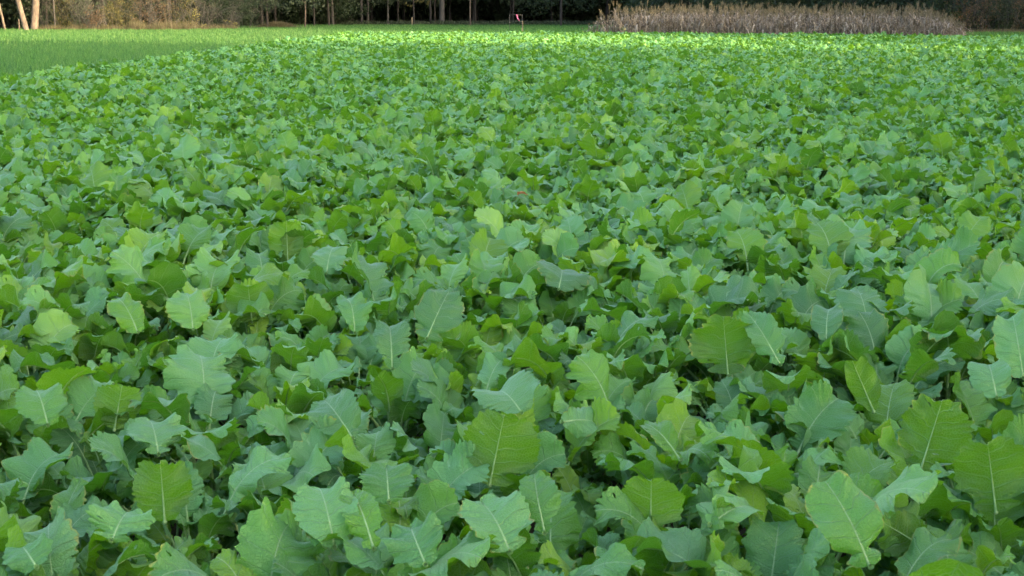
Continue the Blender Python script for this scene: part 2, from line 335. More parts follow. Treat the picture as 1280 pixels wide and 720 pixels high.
# named leaves: blade base px, tip px, width px, side facing us, tint (0 blue-green .. 1 lime), lean away, look
HERO = [
 (698,362,712,320,76,'u',.05,.9,'broad blue-green leaf with a bright white rib, alone in mid field'),
 (612,606,630,522,100,'b',.92,.1,'tall folded vivid green leaf, front centre'),
 (637,690,607,622,95,'u',.45,.5,'wide flat pale-ribbed leaf, bottom centre'),
 (681,666,664,594,54,'u',.5,.2,'narrow upright toothed leaf behind the wide pale-ribbed one'),
 (1087,708,1048,600,88,'u',.62,.1,'tall smooth dark green oval leaf, bottom right'),
 (813,670,815,596,84,'b',.95,.1,'bright green fan leaf over two small side lobes'),
 (888,657,948,613,58,'u',1.0,.3,'rounded pale lime leaf, bottom right of centre'),
 (1165,690,1102,655,60,'b',.9,.2,'arching crinkled lime leaf near the bottom right'),
 (206,652,198,576,74,'b',.9,.1,'tall upright yellow-green leaf, bottom left'),
 (140,676,152,632,82,'u',.6,.5,'flat light green toothed leaf, bottom left corner'),
 (418,684,398,598,82,'u',.5,.3,'big pale green drooping leaf, left of bottom centre'),
 (467,686,440,602,50,'u',.85,.2,'narrow lime leaf half hidden behind a paler one'),
 (486,628,480,582,70,'u',.5,.7,'toothed pale green leaf left of the vivid folded leaf'),
 (532,706,503,652,76,'u',.25,.5,'pale minty leaf on the bottom edge'),
 (46,710,10,674,62,'u',.4,.5,'mint green leaf in the bottom left corner'),
 (441,548,396,490,66,'u',.1,.4,'large blue-green leaf tipped to the left'),
 (652,516,615,468,86,'u',.05,.6,'grey-blue puckered leaf above the vivid folded leaf'),
 (702,528,768,520,46,'u',.15,.3,'mint leaf lying sideways, centre of the front'),
 (850,575,815,516,36,'u',.95,.1,'slim lime leaf right of front centre'),
 (1092,514,1066,450,40,'b',.97,.1,'smooth vivid lime oval leaf, right side'),
 (975,456,942,388,42,'u',.3,.3,'leaning pale leaf with a long white rib, right side'),
 (1085,412,1085,350,64,'u',.1,.5,'broad blue-green leaf with a straight white rib, right side'),
 (1033,426,1036,368,44,'u',.05,.3,'oval dark blue-green ribbed leaf beside the broad one'),
 (910,468,905,396,84,'b',.75,.1,'wide deep green backlit leaf, right of centre'),
 (533,424,560,362,62,'u',.12,.4,'pale-ribbed blue-green leaf leaning right, mid field'),
 (443,416,441,357,42,'u',.4,.2,'upright light green leaf with a straight rib'),
 (490,461,487,391,48,'u',.2,.3,'dark crinkled leaf with a pale rib, left of centre'),
 (315,402,309,357,62,'b',.85,.1,'round vivid green leaf, left of centre'),
 (360,332,357,279,46,'b',.9,.1,'tall bright green leaf, left mid field'),
 (408,342,412,291,46,'u',.02,.5,'grey-blue leaf with a bright rib right of the tall bright one'),
 (172,416,148,360,42,'u',.85,.2,'smooth lime leaf with curled rim, left side'),
 (241,412,234,356,56,'u',.9,.2,'upright yellow-green leaf, left side'),
 (1246,497,1240,440,52,'u',.15,.3,'ribbed blue-green leaf at the right edge'),
 (1279,472,1270,387,62,'u',.3,.1,'large pale leaf cut by the right edge'),
 (1205,300,1232,266,42,'u',1.0,.2,'pale lime lobed leaf, upper right'),
 (198,568,184,520,76,'u',.05,.5,'dark blue-green leaf with a white rib, left side'),
 (143,537,151,484,60,'b',.95,.1,'star shaped vivid green young leaf, left side'),
 (60,532,36,474,62,'u',.7,.4,'leaf on a long slanting bare stalk, left edge'),
 (1150,590,1180,505,90,'b',.85,.1,'large bright green leaf near the right edge'),
 (1245,640,1235,545,105,'b',.8,.05,'very large backlit green leaf in the lower right'),
]
hero_xy = []; plants = []
def flat_curve(L, bend):
    def curve(u):
        t = bend * u ** 1.3
        n = 8; P = Vector((0, 0, 0))
        for i in range(n):
            q = bend * (u * (i + .5) / n) ** 1.3; P += Vector((0, math.cos(q), -math.sin(q))) * (u * L / n)
        return P, Vector((0, math.cos(t), -math.sin(t))), Vector((0, math.sin(t), math.cos(t)))
    return curve
for h, (bx, by, tx, ty, wp, side, tn, lean, look) in enumerate(HERO):
    rs = random.Random(900 + h); zb = 0.33 if side == 'u' else 0.27
    P = at_h(bx, by, zb); dep = (P - cam.location).dot(CF); k = dep / FPX
    vis = CR * ((tx - bx) * k) + CU * ((by - ty) * k); T = vis + Vector((0, 1, 0)) * lean * vis.length
    L = T.length * 1.06; T.normalize(); view = (P - cam.location).normalized()
    Nn = (-view - T * (-view).dot(T)).normalized()
    if side == 'b': Nn = -Nn
    else: Nn = Nn + Vector((rs.uniform(-.3, .3), .1, rs.uniform(.3, .8))); Nn = (Nn - T * Nn.dot(T)).normalized()
    B = T.cross(Nn); foot = Vector((P.x + T.x * -.06, P.y + (.03 if side == 'u' else -.06), 0.0))
    if 'slanting' in look: g = at_h(112, 645, .12); foot = Vector((g.x, g.y, 0))
    hero_xy.append((foot.x, foot.y, P.y))
    pl = thing('brassica_plant', 'brassica with ' + look, 'plant', foot, NGROUP)
    cv = flat_curve(L, R(rs.uniform(35, 85)) * (1 if side == 'u' else .7))
    V, F, G, Fl, _ = blade(rs, cv, L, wp * k / 2 * .98, rs.random() < .4 or 'lob' in look, 64, 12, rs.uniform(.1, .4), rs.uniform(.05, .3), rs.uniform(.010, .020), .04 if ('oval' in look or 'round' in look) else rs.uniform(.10, .20))
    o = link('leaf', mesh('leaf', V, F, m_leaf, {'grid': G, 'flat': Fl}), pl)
    mw = Matrix((B, T, Nn)).transposed().to_4x4(); o.matrix_local = Matrix.Translation(P - foot) @ mw
    o.color = (tn * .75, 0, 0, 1)
    fl = o.matrix_local.inverted() @ Vector((0, 0, .01)); mid_ = Vector((0, -.5 * fl.length, 0)) * .9
    pts = [((1 - t) ** 2) * fl + 2 * t * (1 - t) * mid_ for t in [i / 6 for i in range(7)]]
    V2, F2 = rib_tube(pts, cv, L, 8, 10, .0048); link('leaf_stalk', mesh('leaf_stalk', V2, F2, m_stalk), o)
    plant_tone[0] = rnd.uniform(.2, .7); fill_plant(pl, 9, .88); plants.append(pl)
# the others on a jittered grid, nearest first
cand = []; sp_ = 0.275
yy = 1.75
while yy < 14:
    xm = 0.385 * yy + 0.45; xx = -xm + rnd.random() * sp_
    while xx < xm:
        cand.append((xx + rnd.uniform(-.1, .1), yy + rnd.uniform(-.1, .1))); xx += sp_
    yy += sp_
near = []; rest_from = []
sa = at_h(112, 645, .12); sb = at_h(60, 532, .33)
for x, y in sorted(cand, key=lambda c: c[1]):
    t_ = max(0, min(1, ((x - sa.x) * (sb.x - sa.x) + (y - sa.y) * (sb.y - sa.y)) / ((sb.x - sa.x) ** 2 + (sb.y - sa.y) ** 2)))
    if -.30 < y - (sa.y + t_ * (sb.y - sa.y)) < .10 and abs(x - (sa.x + t_ * (sb.x - sa.x))) < .15: continue
    if any((x - a) ** 2 + (y - b) ** 2 < .2 ** 2 for a, b, _ in hero_xy): continue
    if len(near) + len(HERO) < 300: near.append((x, y))
    else: rest_from.append((x, y))
YN = near[-1][1]
TONES = [(.22, 'blue-green'), (.48, 'mid green'), (.74, 'yellow-green')]
used = {}
def words_for(x, y, tone_word):
    best = sorted(range(len(hero_xy)), key=lambda k: (hero_xy[k][0] - x) ** 2 + (hero_xy[k][2] - y) ** 2)
    for how in ('just', 'further', 'well'):
        for k in (best[:9] if how == 'just' else best[:26]):
            dx, dy = x - hero_xy[k][0], y - hero_xy[k][2]
            if how == 'just' and dx * dx + dy * dy > .45: continue
            d_ = ('left of' if dx < 0 else 'right of') if abs(dx) > abs(dy) else ('behind' if dy > 0 else 'in front of')
            lb = f'{tone_word} brassica {how} {d_} the {HERO[k][8].split(",")[0]}'
            if lb not in used and len(lb.split()) <= 16: used[lb] = 1; return lb
    return f'{tone_word} brassica ' + ('low in the front row' if y < 2.8 else ('in the front half of the field' if y < 5 else 'towards mid field')) + (' on the left' if x < 0 else ' on the right')
for x, y in near:
    s = 1.0 + .18 * noise.noise(Vector((x * .9, y * .9, 3)))
    for a, b, by_ in hero_xy:
        if abs(x - a) < .26 and b - .75 < y < b + .02: s *= .88; break
    s *= rnd.uniform(.92, 1.1)
    tw = rnd.choice(TONES); plant_tone[0] = tw[0]; pl = thing('brassica_plant', words_for(x, y, tw[1]), 'plant', (x, y, 0), NGROUP); fill_plant(pl, rnd.choice([11, 12, 13]), s)

# ------------------------------------------------------------ instanced stuff
def instancer(name, pts, rot, scl, idx, sources, label=None, cat=None):
    """one object whose geometry nodes set a mesh from sources on each point; rot = list of xyz"""
    col = bpy.data.collections.new(name + '_sources')
    for i, me in enumerate(sources):
        o = bpy.data.objects.new('%s_%02d' % (name, i), me); col.objects.link(o)
    me = bpy.data.meshes.new(name); me.from_pydata([tuple(p) for p in pts], [], [])
    a = me.attributes.new('rot', 'FLOAT_VECTOR', 'POINT'); a.data.foreach_set('vector', np.asarray(rot, dtype=np.float32).ravel())
    a = me.attributes.new('scl', 'FLOAT_VECTOR', 'POINT'); a.data.foreach_set('vector', np.asarray(scl, dtype=np.float32).ravel())
    a = me.attributes.new('idx', 'INT', 'POINT'); a.data.foreach_set('value', np.asarray(idx, dtype=np.int32))
    o = link(name, me); g = bpy.data.node_groups.new(name, 'GeometryNodeTree')
    g.interface.new_socket('Geometry', in_out='INPUT', socket_type='NodeSocketGeometry'); g.interface.new_socket('Geometry', in_out='OUTPUT', socket_type='NodeSocketGeometry')
    gi = g.nodes.new('NodeGroupInput'); go = g.nodes.new('NodeGroupOutput')
    ci = g.nodes.new('GeometryNodeCollectionInfo'); ci.inputs['Collection'].default_value = col; ci.inputs['Separate Children'].default_value = True; ci.inputs['Reset Children'].default_value = True
    ip = g.nodes.new('GeometryNodeInstanceOnPoints'); ip.inputs['Pick Instance'].default_value = True
    def na(nm, ty):
        x = g.nodes.new('GeometryNodeInputNamedAttribute'); x.data_type = ty; x.inputs['Name'].default_value = nm; return x.outputs[0]
    er = g.nodes.new('FunctionNodeEulerToRotation'); g.links.new(na('rot', 'FLOAT_VECTOR'), er.inputs[0])
    L = g.links.new; L(gi.outputs[0], ip.inputs['Points']); L(ci.outputs[0], ip.inputs['Instance']); L(na('idx', 'INT'), ip.inputs['Instance Index'])
    L(er.outputs[0], ip.inputs['Rotation']); L(na('scl', 'FLOAT_VECTOR'), ip.inputs['Scale']); L(ip.outputs[0], go.inputs[0])
    md = o.modifiers.new('scatter', 'NODES'); md.node_group = g
    return tag(o, label, cat, None, 'stuff')
def plant_mesh(seed, nr, nc, ntube, nl):
    rs = random.Random(seed); V = []; F = []; G = []; Fl = []; T = []; fm = []
    a0 = rs.random() * 6.3
    for i in range(nl):
        cls = 2 if i < nl * .30 else (1 if i < nl * .70 else 0)
        b, (V2, F2) = rand_leaf(rs, cls, nr, nc, ntube, rs.random())
        mt = Matrix.Rotation(a0 + i * 2.399 + rs.uniform(-.3, .3), 4, 'Z') @ Matrix.Diagonal((lambda a: (a * .95, a * .95, a * 1.0, 1))(rs.uniform(.68, 1.1)))
        o = len(V); V += [mt @ v for v in b[0]]; F += [tuple(o + q for q in f) for f in b[1]]; G += b[2]; Fl += b[3]; T += b[4]; fm += [0] * len(b[1])
        o = len(V); V += [mt @ v for v in V2]; F += [tuple(o + q for q in f) for f in F2]; G += [(0, 0)] * len(V2); Fl += [(0, 0)] * len(V2); T += [0.0] * len(V2); fm += [1] * len(F2)
    return mesh('brassica_mass', V, F, None, {'grid': G, 'flat': Fl}, {'tone': T}, True, [m_leaf, m_stalk], fm)
srcs = [plant_mesh(3000 + i, 36, 8, 4, 13) for i in range(18)]
# far edge of the crop
def crop_end(x):
    if x < 3.0: return 81.5
    return 81.5 - (x - 4.5) * 0.62
pts = []; rot = []; scl = []; idx = []
for x, y in rest_from: pts.append((x, y))
y = 14.0
while y < 84:
    st = 0.295 + max(0, (y - 25)) * .0018
    xm = 0.385 * y + 1.5; x = max(-xm, -10.2)
    while x < xm:
        q = (x + rnd.uniform(-.12, .12), y + rnd.uniform(-.12, .12))
        if q[1] < crop_end(q[0]) and q[0] > -9.35 + .7 * noise.noise(Vector((q[1] * .7, 0, 0))) + rnd.uniform(-.35, .35): pts.append(q)
        x += st
    y += st
# beside and behind the frame, so that the field goes on
for side in (-1, 1):
    y = -1.0
    while y < 14:
        for k in range(13):
            x = side * (0.385 * max(y, 0) + .5 + .3 * k + rnd.uniform(-.1, .1)); 
            if (y > 1.6 or k > 0): pts.append((x, y + rnd.uniform(-.1, .1)))
        y += .3
P3 = []
for x, y in pts:
    s = (1.0 + .22 * noise.noise(Vector((x * .6, y * .6, 3))) + .1 * noise.noise(Vector((x * .12, y * .12, 9)))) * rnd.uniform(.86, 1.14)
    P3.append((x, y, 0)); rot.append((rnd.uniform(-.1, .1), rnd.uniform(-.1, .1), rnd.random() * 6.3)); f_ = 1.05 + min(.16, y * .004); scl.append((s * f_, s * f_, s)); idx.append(rnd.randrange(18))
instancer('brassica_crop', P3, rot, scl, idx, srcs, 'unbroken mass of green brassica plants filling the field beyond the near rows', 'crop')
print('plants far', len(P3), 'leaves near', count_leaf[0], 'near to y', YN)

pts = []; rot = []; scl = []; idx = []
y = 1.6
while y < 16:
    xm = 0.385 * y + .8; x = -xm
    while x < xm: pts.append((x + rnd.uniform(-.05, .05), y + rnd.uniform(-.05, .05), 0)); s = rnd.uniform(.35, .62); rot.append((0, 0, rnd.random() * 6.3)); scl.append((s, s, s)); idx.append(rnd.randrange(18)); x += .16
    y += .16
instancer('brassica_seedlings', pts, rot, scl, idx, srcs, 'small young brassica leaves crowding the ground under the bigger plants', 'seedlings')
# ------------------------------------------------------------ grasses
def tuft(seed, nb, h, spread, lean, wid, mats=1):
    rs = random.Random(seed); b = MB()
    for i in range(nb):
        a = rs.random() * 6.3; r = spread * math.sqrt(rs.random()); x, y = r * math.cos(a), r * math.sin(a)
        d = rs.random() * 6.3; ln = rs.uniform(.1, 1) * lean; hh = h * rs.uniform(.55, 1.1); w_ = wid * rs.uniform(.6, 1.2)
        px_, py_ = -math.sin(d) * w_, math.cos(d) * w_; V = []
        for k in range(4):
            t = k / 3; q = ln * t * t; cx, cy, cz = x + math.cos(d) * q * hh, y + math.sin(d) * q * hh, hh * (t - .35 * ln * t * t)
            f = (1, .9, .6, .08)[k]; V += [(cx - px_ * f, cy - py_ * f, cz), (cx + px_ * f, cy + py_ * f, cz)]
        b.add(V, [(0, 1, 3, 2), (2, 3, 5, 4), (4, 5, 7, 6)], 0, rs.random())
    return b
gs = [tuft(50 + i, 34, .28, .20, .9, .006).build('grass', [m_grass]) for i in range(6)]
gw = [tuft(70 + i, 46, .27, .32, .9, .013).build('grass', [m_grass]) for i in range(6)]
pts = []; rot = []; scl = []; idx = []
def grass_at(x, y, s, i):
    pts.append((x, y, 0)); rot.append((0, 0, rnd.random() * 6.3)); scl.append((s, s, s * rnd.uniform(.8, 1.15))); idx.append(i)
y = 14.0
while y < 60:
    st = .19 + (y - 14) * .004; xm = .385 * y + 2; x = -xm
    while x < -9.1: grass_at(x + rnd.uniform(-.07, .07), y + rnd.uniform(-.07, .07), 1, rnd.randrange(6)); x += st
    y += st
while y < 151:
    st = .42; xm = .385 * y + 2; x = -xm
    while x < min(xm, 45):
        qx, qy = x + rnd.uniform(-.2, .2), y + rnd.uniform(-.2, .2)
        ok = (qx < -9.55) or qy > 79 or (qy > crop_end(qx))
        if 2 < qx < 24 and 69 < qy < 100: ok = False
        if qx < -24: ok = ok and qy < 105 + max(0, (qx + 38)) * 1.6
        if qx > 24: ok = ok and qy < 90
        if -8 < qx < 14 and 132 < qy < 141: ok = False
        if ok: grass_at(qx, qy, rnd.uniform(.8, 1.35), 6 + rnd.randrange(6))
        x += st
    y += st
instancer('grass', pts, rot, scl, idx, gs + gw, 'smooth young green grass strip left of and beyond the brassica', 'grass')
print('grass', len(pts))

# ------------------------------------------------------------ dry corn
def corn(seed):
    rs = random.Random(seed); b = MB(); H = rs.uniform(1.45, 1.75); lx, ly = rs.uniform(-.08, .08), rs.uniform(-.08, .08)
    c = lambda z: Vector((lx * (z / H) ** 2, ly * (z / H) ** 2, z))
    V, F = tube([c(0), c(H * .5), c(H)], [.014, .011, .006], 5); b.add(V, F, 0, rs.random())
    for i in range(11):
        z = .25 + (H - .4) * i / 10; a = rs.random() * 6.3; l = rs.uniform(.3, .6); w_ = rs.uniform(.018, .035); up = rs.uniform(.1, 1.0); dr = rs.uniform(.8, 2.2); V = []
        tw = rs.uniform(-1.5, 1.5)
        for k in range(6):
            t = k / 5; r = l * t * (1 - .35 * t); zz = up * l * t - dr * l * t * t; p = c(z) + Vector((math.cos(a) * r, math.sin(a) * r, zz))
            q = tw * t; s = Vector((-math.sin(a) * math.cos(q), math.cos(a) * math.cos(q), math.sin(q))) * w_ * (.5, 1, 1, .8, .5, .05)[k]
            V += [p - s, p + s]
        b.add(V, [(2 * k, 2 * k + 1, 2 * k + 3, 2 * k + 2) for k in range(5)], 0, rs.random())
    if rs.random() < .6:
        e = c(H - .65); V, F = tube([e, e + Vector((.05, 0, .09)), e + Vector((.09, 0, .18))], [.012, .03, .012], 6, True); b.add(V, F, 0, .9)
    for i in range(7):
        a = rs.random() * 6.3; l = rs.uniform(.16, .34); s = rs.uniform(.1, .45)
        V, F = tube([c(H - .02), c(H) + Vector((math.cos(a) * l * s * .6, math.sin(a) * l * s * .6, l * .6)), c(H) + Vector((math.cos(a) * l * s, math.sin(a) * l * s, l))], [.006, .007, .004], 3); b.add(V, F, 1, rs.random())
    return b.build('dry_corn', [m_corn, m_tassel])
cs = [corn(i) for i in range(12)]
pts = []; rot = []; scl = []; idx = []
A0 = Vector((4.3, 82.0)); A1 = Vector((23.6, 69.5)); dv = (A1 - A0).normalized(); nv = Vector((-dv.y, dv.x))
Lc = (A1 - A0).length
for r_ in range(16):
    t = 0.0
    while t < Lc:
        tt = t + rnd.uniform(-.12, .12); e = min(1, .42 + tt / 2.6, .55 + (Lc - tt) / 2.6); e *= 1 - .12 * tt / Lc
        p = A0 + dv * tt + nv * (r_ * .62 + rnd.uniform(-.15, .15)); s = .95 * e * rnd.choice([rnd.uniform(.75, 1.0), rnd.uniform(.9, 1.05), rnd.uniform(.95, 1.18)]) * (1 + .06 * noise.noise(Vector((tt * .5, r_, 0))))
        if p.y > 1: s *= min(1, .5 + (558 - p.x / p.y * FPX) / 90) * (1 + .10 * noise.noise(Vector((tt * 1.3, r_ * .5, 4))))
        if rnd.random() < .80 + .2 * noise.noise(Vector((tt * .9, r_ * .4, 8))) and p.x / p.y * FPX < 556 + rnd.uniform(-6, 6): pts.append((p.x, p.y, 0)); rot.append((rnd.uniform(-.1, .1), rnd.uniform(-.1, .1), rnd.random() * 6.3)); scl.append((1, 1, s)); idx.append(rnd.randrange(12))
        t += .17
instancer('dry_corn', pts, rot, scl, idx, cs, 'stand of dead brown corn with pale tassels behind the right of the field', 'corn')

# ------------------------------------------------------------ shrubs, crowns, trees
def cards(b, c, r, n, size, rs, m=0, flat=1.0, keep=None):
    """n small leaves gathered in clumps inside an ellipsoid c, r"""
    nc = max(4, n // 26); cl = []
    while len(cl) < nc:
        v = Vector((rs.uniform(-1, 1), rs.uniform(-1, 1), rs.uniform(-1, 1)))
        if .12 < v.length < 1 and rs.random() < v.length + .15: cl.append(Vector((c[0] + v.x * r[0], c[1] + v.y * r[1], c[2] + v.z * r[2])))
    cr = sum(r) / 3 * .34
    for k in range(n):
        q = rs.choice(cl); p = q + Vector((rs.gauss(0, 1), rs.gauss(0, 1), rs.gauss(0, .7))) * cr * .5
        if p.z < .03: p.z = rs.uniform(.03, .3)
        a = Vector((rs.gauss(0, 1), rs.gauss(0, 1), rs.gauss(0, 1) * flat)).normalized(); d = a.orthogonal().normalized(); e = a.cross(d)
        th = rs.random() * 6.3; d, e = d * math.cos(th) + e * math.sin(th), e * math.cos(th) - d * math.sin(th)
        s = size * rs.uniform(.6, 1.3)
        b.add([p - d * s, p + e * s * .45, p + d * s, p - e * s * .45], [(0, 1, 2, 3)], m, (rs.random() + (hash(tuple(q)) % 100) * .01) % 1)
def limb(b, p0, d, l, r0, rs, depth, m=0):
    pts_ = [p0]; dd = d.copy()
    for i in range(3):
        dd = (dd + Vector((rs.gauss(0, .16), rs.gauss(0, .16), rs.gauss(0, .1)))).normalized(); pts_.append(pts_[-1] + dd * l / 3)
    V, F = tube(pts_, [r0, r0 * .8, r0 * .6, r0 * .35], 5 if r0 > .03 else 3); b.add(V, F, m, rs.random())
    if depth:
        for k in range(3):
            q = pts_[rs.randrange(1, 4)]; nd = (dd + Vector((rs.gauss(0, .6), rs.gauss(0, .6), rs.gauss(0, .4)))).normalized()
            limb(b, q, nd, l * rs.uniform(.5, .75), r0 * .5, rs, depth - 1, m)
def trunk_pts(H, base_r, lean, rs, crook=.12):
    P = []; Rr = []; n = 9; off = Vector((0, 0, 0))
    for i in range(n):
        t = i / (n - 1); z = H * t
        off = off + Vector((rs.gauss(0, crook * .4), rs.gauss(0, crook * .4), 0)) * (i > 0)
        P.append(Vector((lean * z, 0, z)) + off * min(1, z)); Rr.append(base_r * (1 - .62 * t))
    P.insert(1, P[0].lerp(P[1], .12)); Rr.insert(1, base_r * 1.0); Rr[0] = base_r * 1.4
    return P, Rr
def tree(px, d, wpx, topdx, label, bm, cm, H=11.0, crown_from=3.0, n=1500, cr=2.6, size=.16, seed=0, group=None, low=None, cat='tree'):
    rs = random.Random(500 + seed); x = (px - 640) / FPX * d; r = wpx / 2 * d / FPX
    lean = topdx / FPX * d / 2.2                # sideways metres per metre of height
    th = thing('tree', label, cat, (x, d, 0), group)
    P, Rr = trunk_pts(H, r, lean * .8, rs, .05 + r * .1); V, F = tube(P, Rr, 10); b = MB(); b.add(V, F)
    for k in range(7):
        q = P[rs.randrange(4, len(P))]; limb(b, q, Vector((rs.gauss(0, 1), rs.gauss(0, 1), .7)).normalized(), cr * .9, r * .35, rs, 1)
    link('trunk', b.build('trunk', [bm]), th)
    c = MB(); z0 = crown_from; top = P[-1]
    cards(c, (top.x * .7, top.y * .7, (H + 1 + z0) / 2), (cr, cr, (H + 2 - z0) / 2), n, size, rs)
    if low:                                   # low hanging sprays: (dx, z, radius, leaves)
        for dx, z, rr, nn in low: cards(c, (dx, -.3, z), (rr, rr * .7, rr * .55), nn, .085, rs)
    link('crown', c.build('crown', [cm], False), th)
    return th
def shrub(px, d, wpx, h, label, cm, n, size=.06, twigs=16, seed=0, bm=None, group='shrubs along the wood edge', name='shrub'):
    rs = random.Random(800 + seed); x = (px - 640) / FPX * d; rr = wpx / 2 * d / FPX
    th = thing(name, label, 'shrub', (x, d, 0), group); b = MB()
    for k in range(twigs):
        a = rs.random() * 6.3; o = Vector((math.cos(a) * rr * .3, math.sin(a) * rr * .3, 0))
        limb(b, o, Vector((math.cos(a) * rs.uniform(.1, .8), math.sin(a) * rs.uniform(.1, .8), 1)).normalized(), h * rs.uniform(.6, 1), .018, rs, 2)
    link('branches', b.build('branches', [bm or m_bgrey]), th)
    c = MB(); cards(c, (0, 0, h * .5), (rr, rr * .8, h * .52), n, size, rs)
    link('foliage', c.build('foliage', [cm], False), th)
    return th
TG = 'trees at the left end of the wood edge'
tree(53, 104, 9.5, 5, 'thickest pale sunlit trunk, right of the leaning pair at the left', m_bpale, m_colive, 13, 5, 1400, 3.2, seed=1, group=TG)
tree(44, 103, 7.2, -9, 'pale brown trunk leaning left beside the thickest sunlit trunk', m_bpale, m_colive, 12, 5, 1200, 3.0, seed=2, group=TG)
tree(18, 103, 3.0, -8, 'slim cream trunk leaning left near the left edge', m_bpale, m_colive, 9, 4.5, 800, 2.2, seed=3, group=TG)
tree(9, 104, 2.4, -8, 'thin brown trunk outermost at the left edge', m_bgrey, m_colive, 8, 4.5, 700, 2.0, seed=4, group=TG)
tree(79, 106, 2.4, 0, 'thin brown trunk standing among shrubs right of the thickest trunk', m_bgrey, m_colive, 8, 3.2, 900, 2.0, seed=5, group=TG)
# leaning dead pole
b = MB(); V, F = tube([(0, 0, 0), (-.5, 0, .75), (-1.2, 0, 1.7), (-1.9, .1, 2.6)], [.055, .05, .045, .03], 8, True); b.add(V, F)
o = link('dead_pole', b.build('dead_pole', [m_bgrey]), None, ((13 - 640) / FPX * 103, 102, 0)); tag(o, 'grey dead pole slanting up to the left between the thin trunks', 'pole')
b = MB(); V, F = tube([(0, 0, 0), (0, 0, .5), (.01, 0, 1.0)], [.05, .045, .04], 8, True); b.add(V, F)
o = link('stump_post', b.build('stump_post', [m_bpale]), None, ((38 - 640) / FPX * 102, 101.5, 0)); tag(o, 'short weathered post in front of the pale leaning trunk', 'post')
WG = 'trunks along the dark wood edge'
low = lambda *a: list(a)
tree(386, 122, 2.0, 2, 'slender pale sapling alone before the dark wood, left of centre', m_bpale, m_cgrey, 6, 2.4, 500, 1.6, .09, 6, WG, low=low((-.8, 2.6, .7, 160), (.6, 2.7, .6, 130)))
tree(420, 140, 3.6, -1, 'dim grey-green trunk first right of the pale sapling', m_bgrey, m_cgrey, 12, 3.2, 1200, 3, .14, 7, WG, low=low((1.5, 3, 1.2, 200),))
tree(428, 146, 2.0, -1, 'thin brown trunk second right of the pale sapling', m_bdark, m_cgrey, 11, 3.2, 900, 3, .14, 8, WG)
tree(444, 148, 2.8, 0, 'dark trunk just left of the twin grey trunks', m_bdark, m_cgrey, 12, 3.2, 1200, 3, .14, 9, WG, low=low((0, 2.9, 1.5, 260),))
tree(456, 145, 3.4, -.5, 'left one of the twin grey trunks', m_bgrey, m_cdark, 12, 3.4, 1200, 3, .14, 10, WG)
tree(463, 146, 3.4, .5, 'right one of the twin grey trunks', m_bgrey, m_cdark, 12, 3.4, 1200, 3, .14, 11, WG)
tree(488, 143, 2.4, 0, 'thin brown trunk under the overhanging grey-green branch', m_bgrey, m_cgrey, 10, 3.0, 1200, 3, .14, 12, WG, low=low((-.6, 2.75, 1.4, 300), (1.0, 2.8, 1.2, 220)))
tree(520, 142, 1.8, 0, 'spindly tree with yellowish leaves above the wooden stake', m_bdark, m_colive, 8, 2.8, 600, 2, .12, 13, WG, low=low((-.7, 2.2, .5, 60), (.6, 2.6, .6, 70), (1.3, 2.5, .5, 60)))
tree(540, 147, 2.8, 0, 'narrow dark trunk left of the thickest dark trunk', m_bdark, m_cdark, 12, 3.4, 1200, 3, .14, 14, WG)
tree(554, 146, 6.6, 0, 'thickest dark brown trunk in the middle of the wood edge', m_bgrey, m_cdark, 15, 3.6, 1800, 4, .16, 15, WG)
tree(589, 140, 1.7, 0, 'pole-thin pale grey trunk right of the thickest dark trunk', m_bpale, m_cdark, 10, 3.2, 900, 2.4, .14, 16, WG)
tree(700, 138, 3, 0, 'bushy dark evergreen with low boughs left of the corn', m_bdark, m_cdark, 11, 1.8, 2600, 4.2, .13, 17, WG, low=low((2.5, 2.6, 2.0, 420), (-2.5, 2.2, 2.0, 420)))
tree(340, 118, 3, 0, 'grey-green tree drooping over the pale grass bank', m_bdark, m_cgrey, 9, 1.9, 3000, 3.4, .11, 18, WG, low=low((1.6, 2.3, 1.6, 500), (-1.2, 2.4, 1.6, 500), (.2, 2.4, 1.4, 400)))
SH = [(72, 108, 26, 2.4, 'dark tangled shrub behind the thickest pale trunk', m_cdark, 900), (92, 107, 34, 3.0, 'olive shrub right of the thin brown trunk', m_colive, 1500),
      (112, 106, 30, 3.0, 'grey-green shrub with rounded top, fourth from the trunks', m_cgrey, 1500), (126, 104, 24, 2.0, 'reddish brown bramble before the green shrubs', m_cbrown, 900),
      (147, 106, 30, 2.2, 'olive shrub right of the reddish bramble', m_colive, 1300), (168, 107, 30, 3.2, 'yellowish green leafy shrub with a bare slanting branch', m_colive, 1500),
      (190, 107, 32, 3.0, 'bare greyish twiggy shrub', m_cbrown, 700), (212, 107, 36, 3.1, 'mauve-brown twiggy shrub right of the bare grey one', m_cbrown, 900),
      (236, 108, 36, 3.2, 'tan and yellow shrub with hanging yellow leaves', m_colive, 1300), (258, 109, 26, 2.7, 'shrub with bright yellow-green leaves at its right side', m_cyell, 260),
      (276, 112, 36, 3.3, 'dark green shrub right of the yellow-leaved one', m_cdark, 1800), (294, 111, 14, 1.5, 'small pale sapling shrub in front of dark foliage', m_cyell, 90),
      (312, 114, 40, 3.3, 'large dark green shrub beside the grey-green tree', m_cdark, 2200),
      (1190, 100, 26, 3.0, 'shrub with orange and yellow leaves above the end of the corn', m_corange, 420), (1215, 96, 44, 3.2, 'dark brown twiggy shrub right of the corn', m_cbrown, 1100),
      (1245, 94, 44, 3.2, 'dull green shrub near the right edge', m_cdark, 1300), (1276, 91, 46, 3.1, 'brown leafless thicket at the right edge', m_cbrown, 1000), (1160, 104, 50, 3.4, 'olive green shrub rising behind the right end of the corn', m_colive, 1800)]
for i, (px, d, wp, h, lb, cm, n) in enumerate(SH): shrub(px, d, wp, h, lb, cm, n, .055, 10 if n > 900 else 22, i)

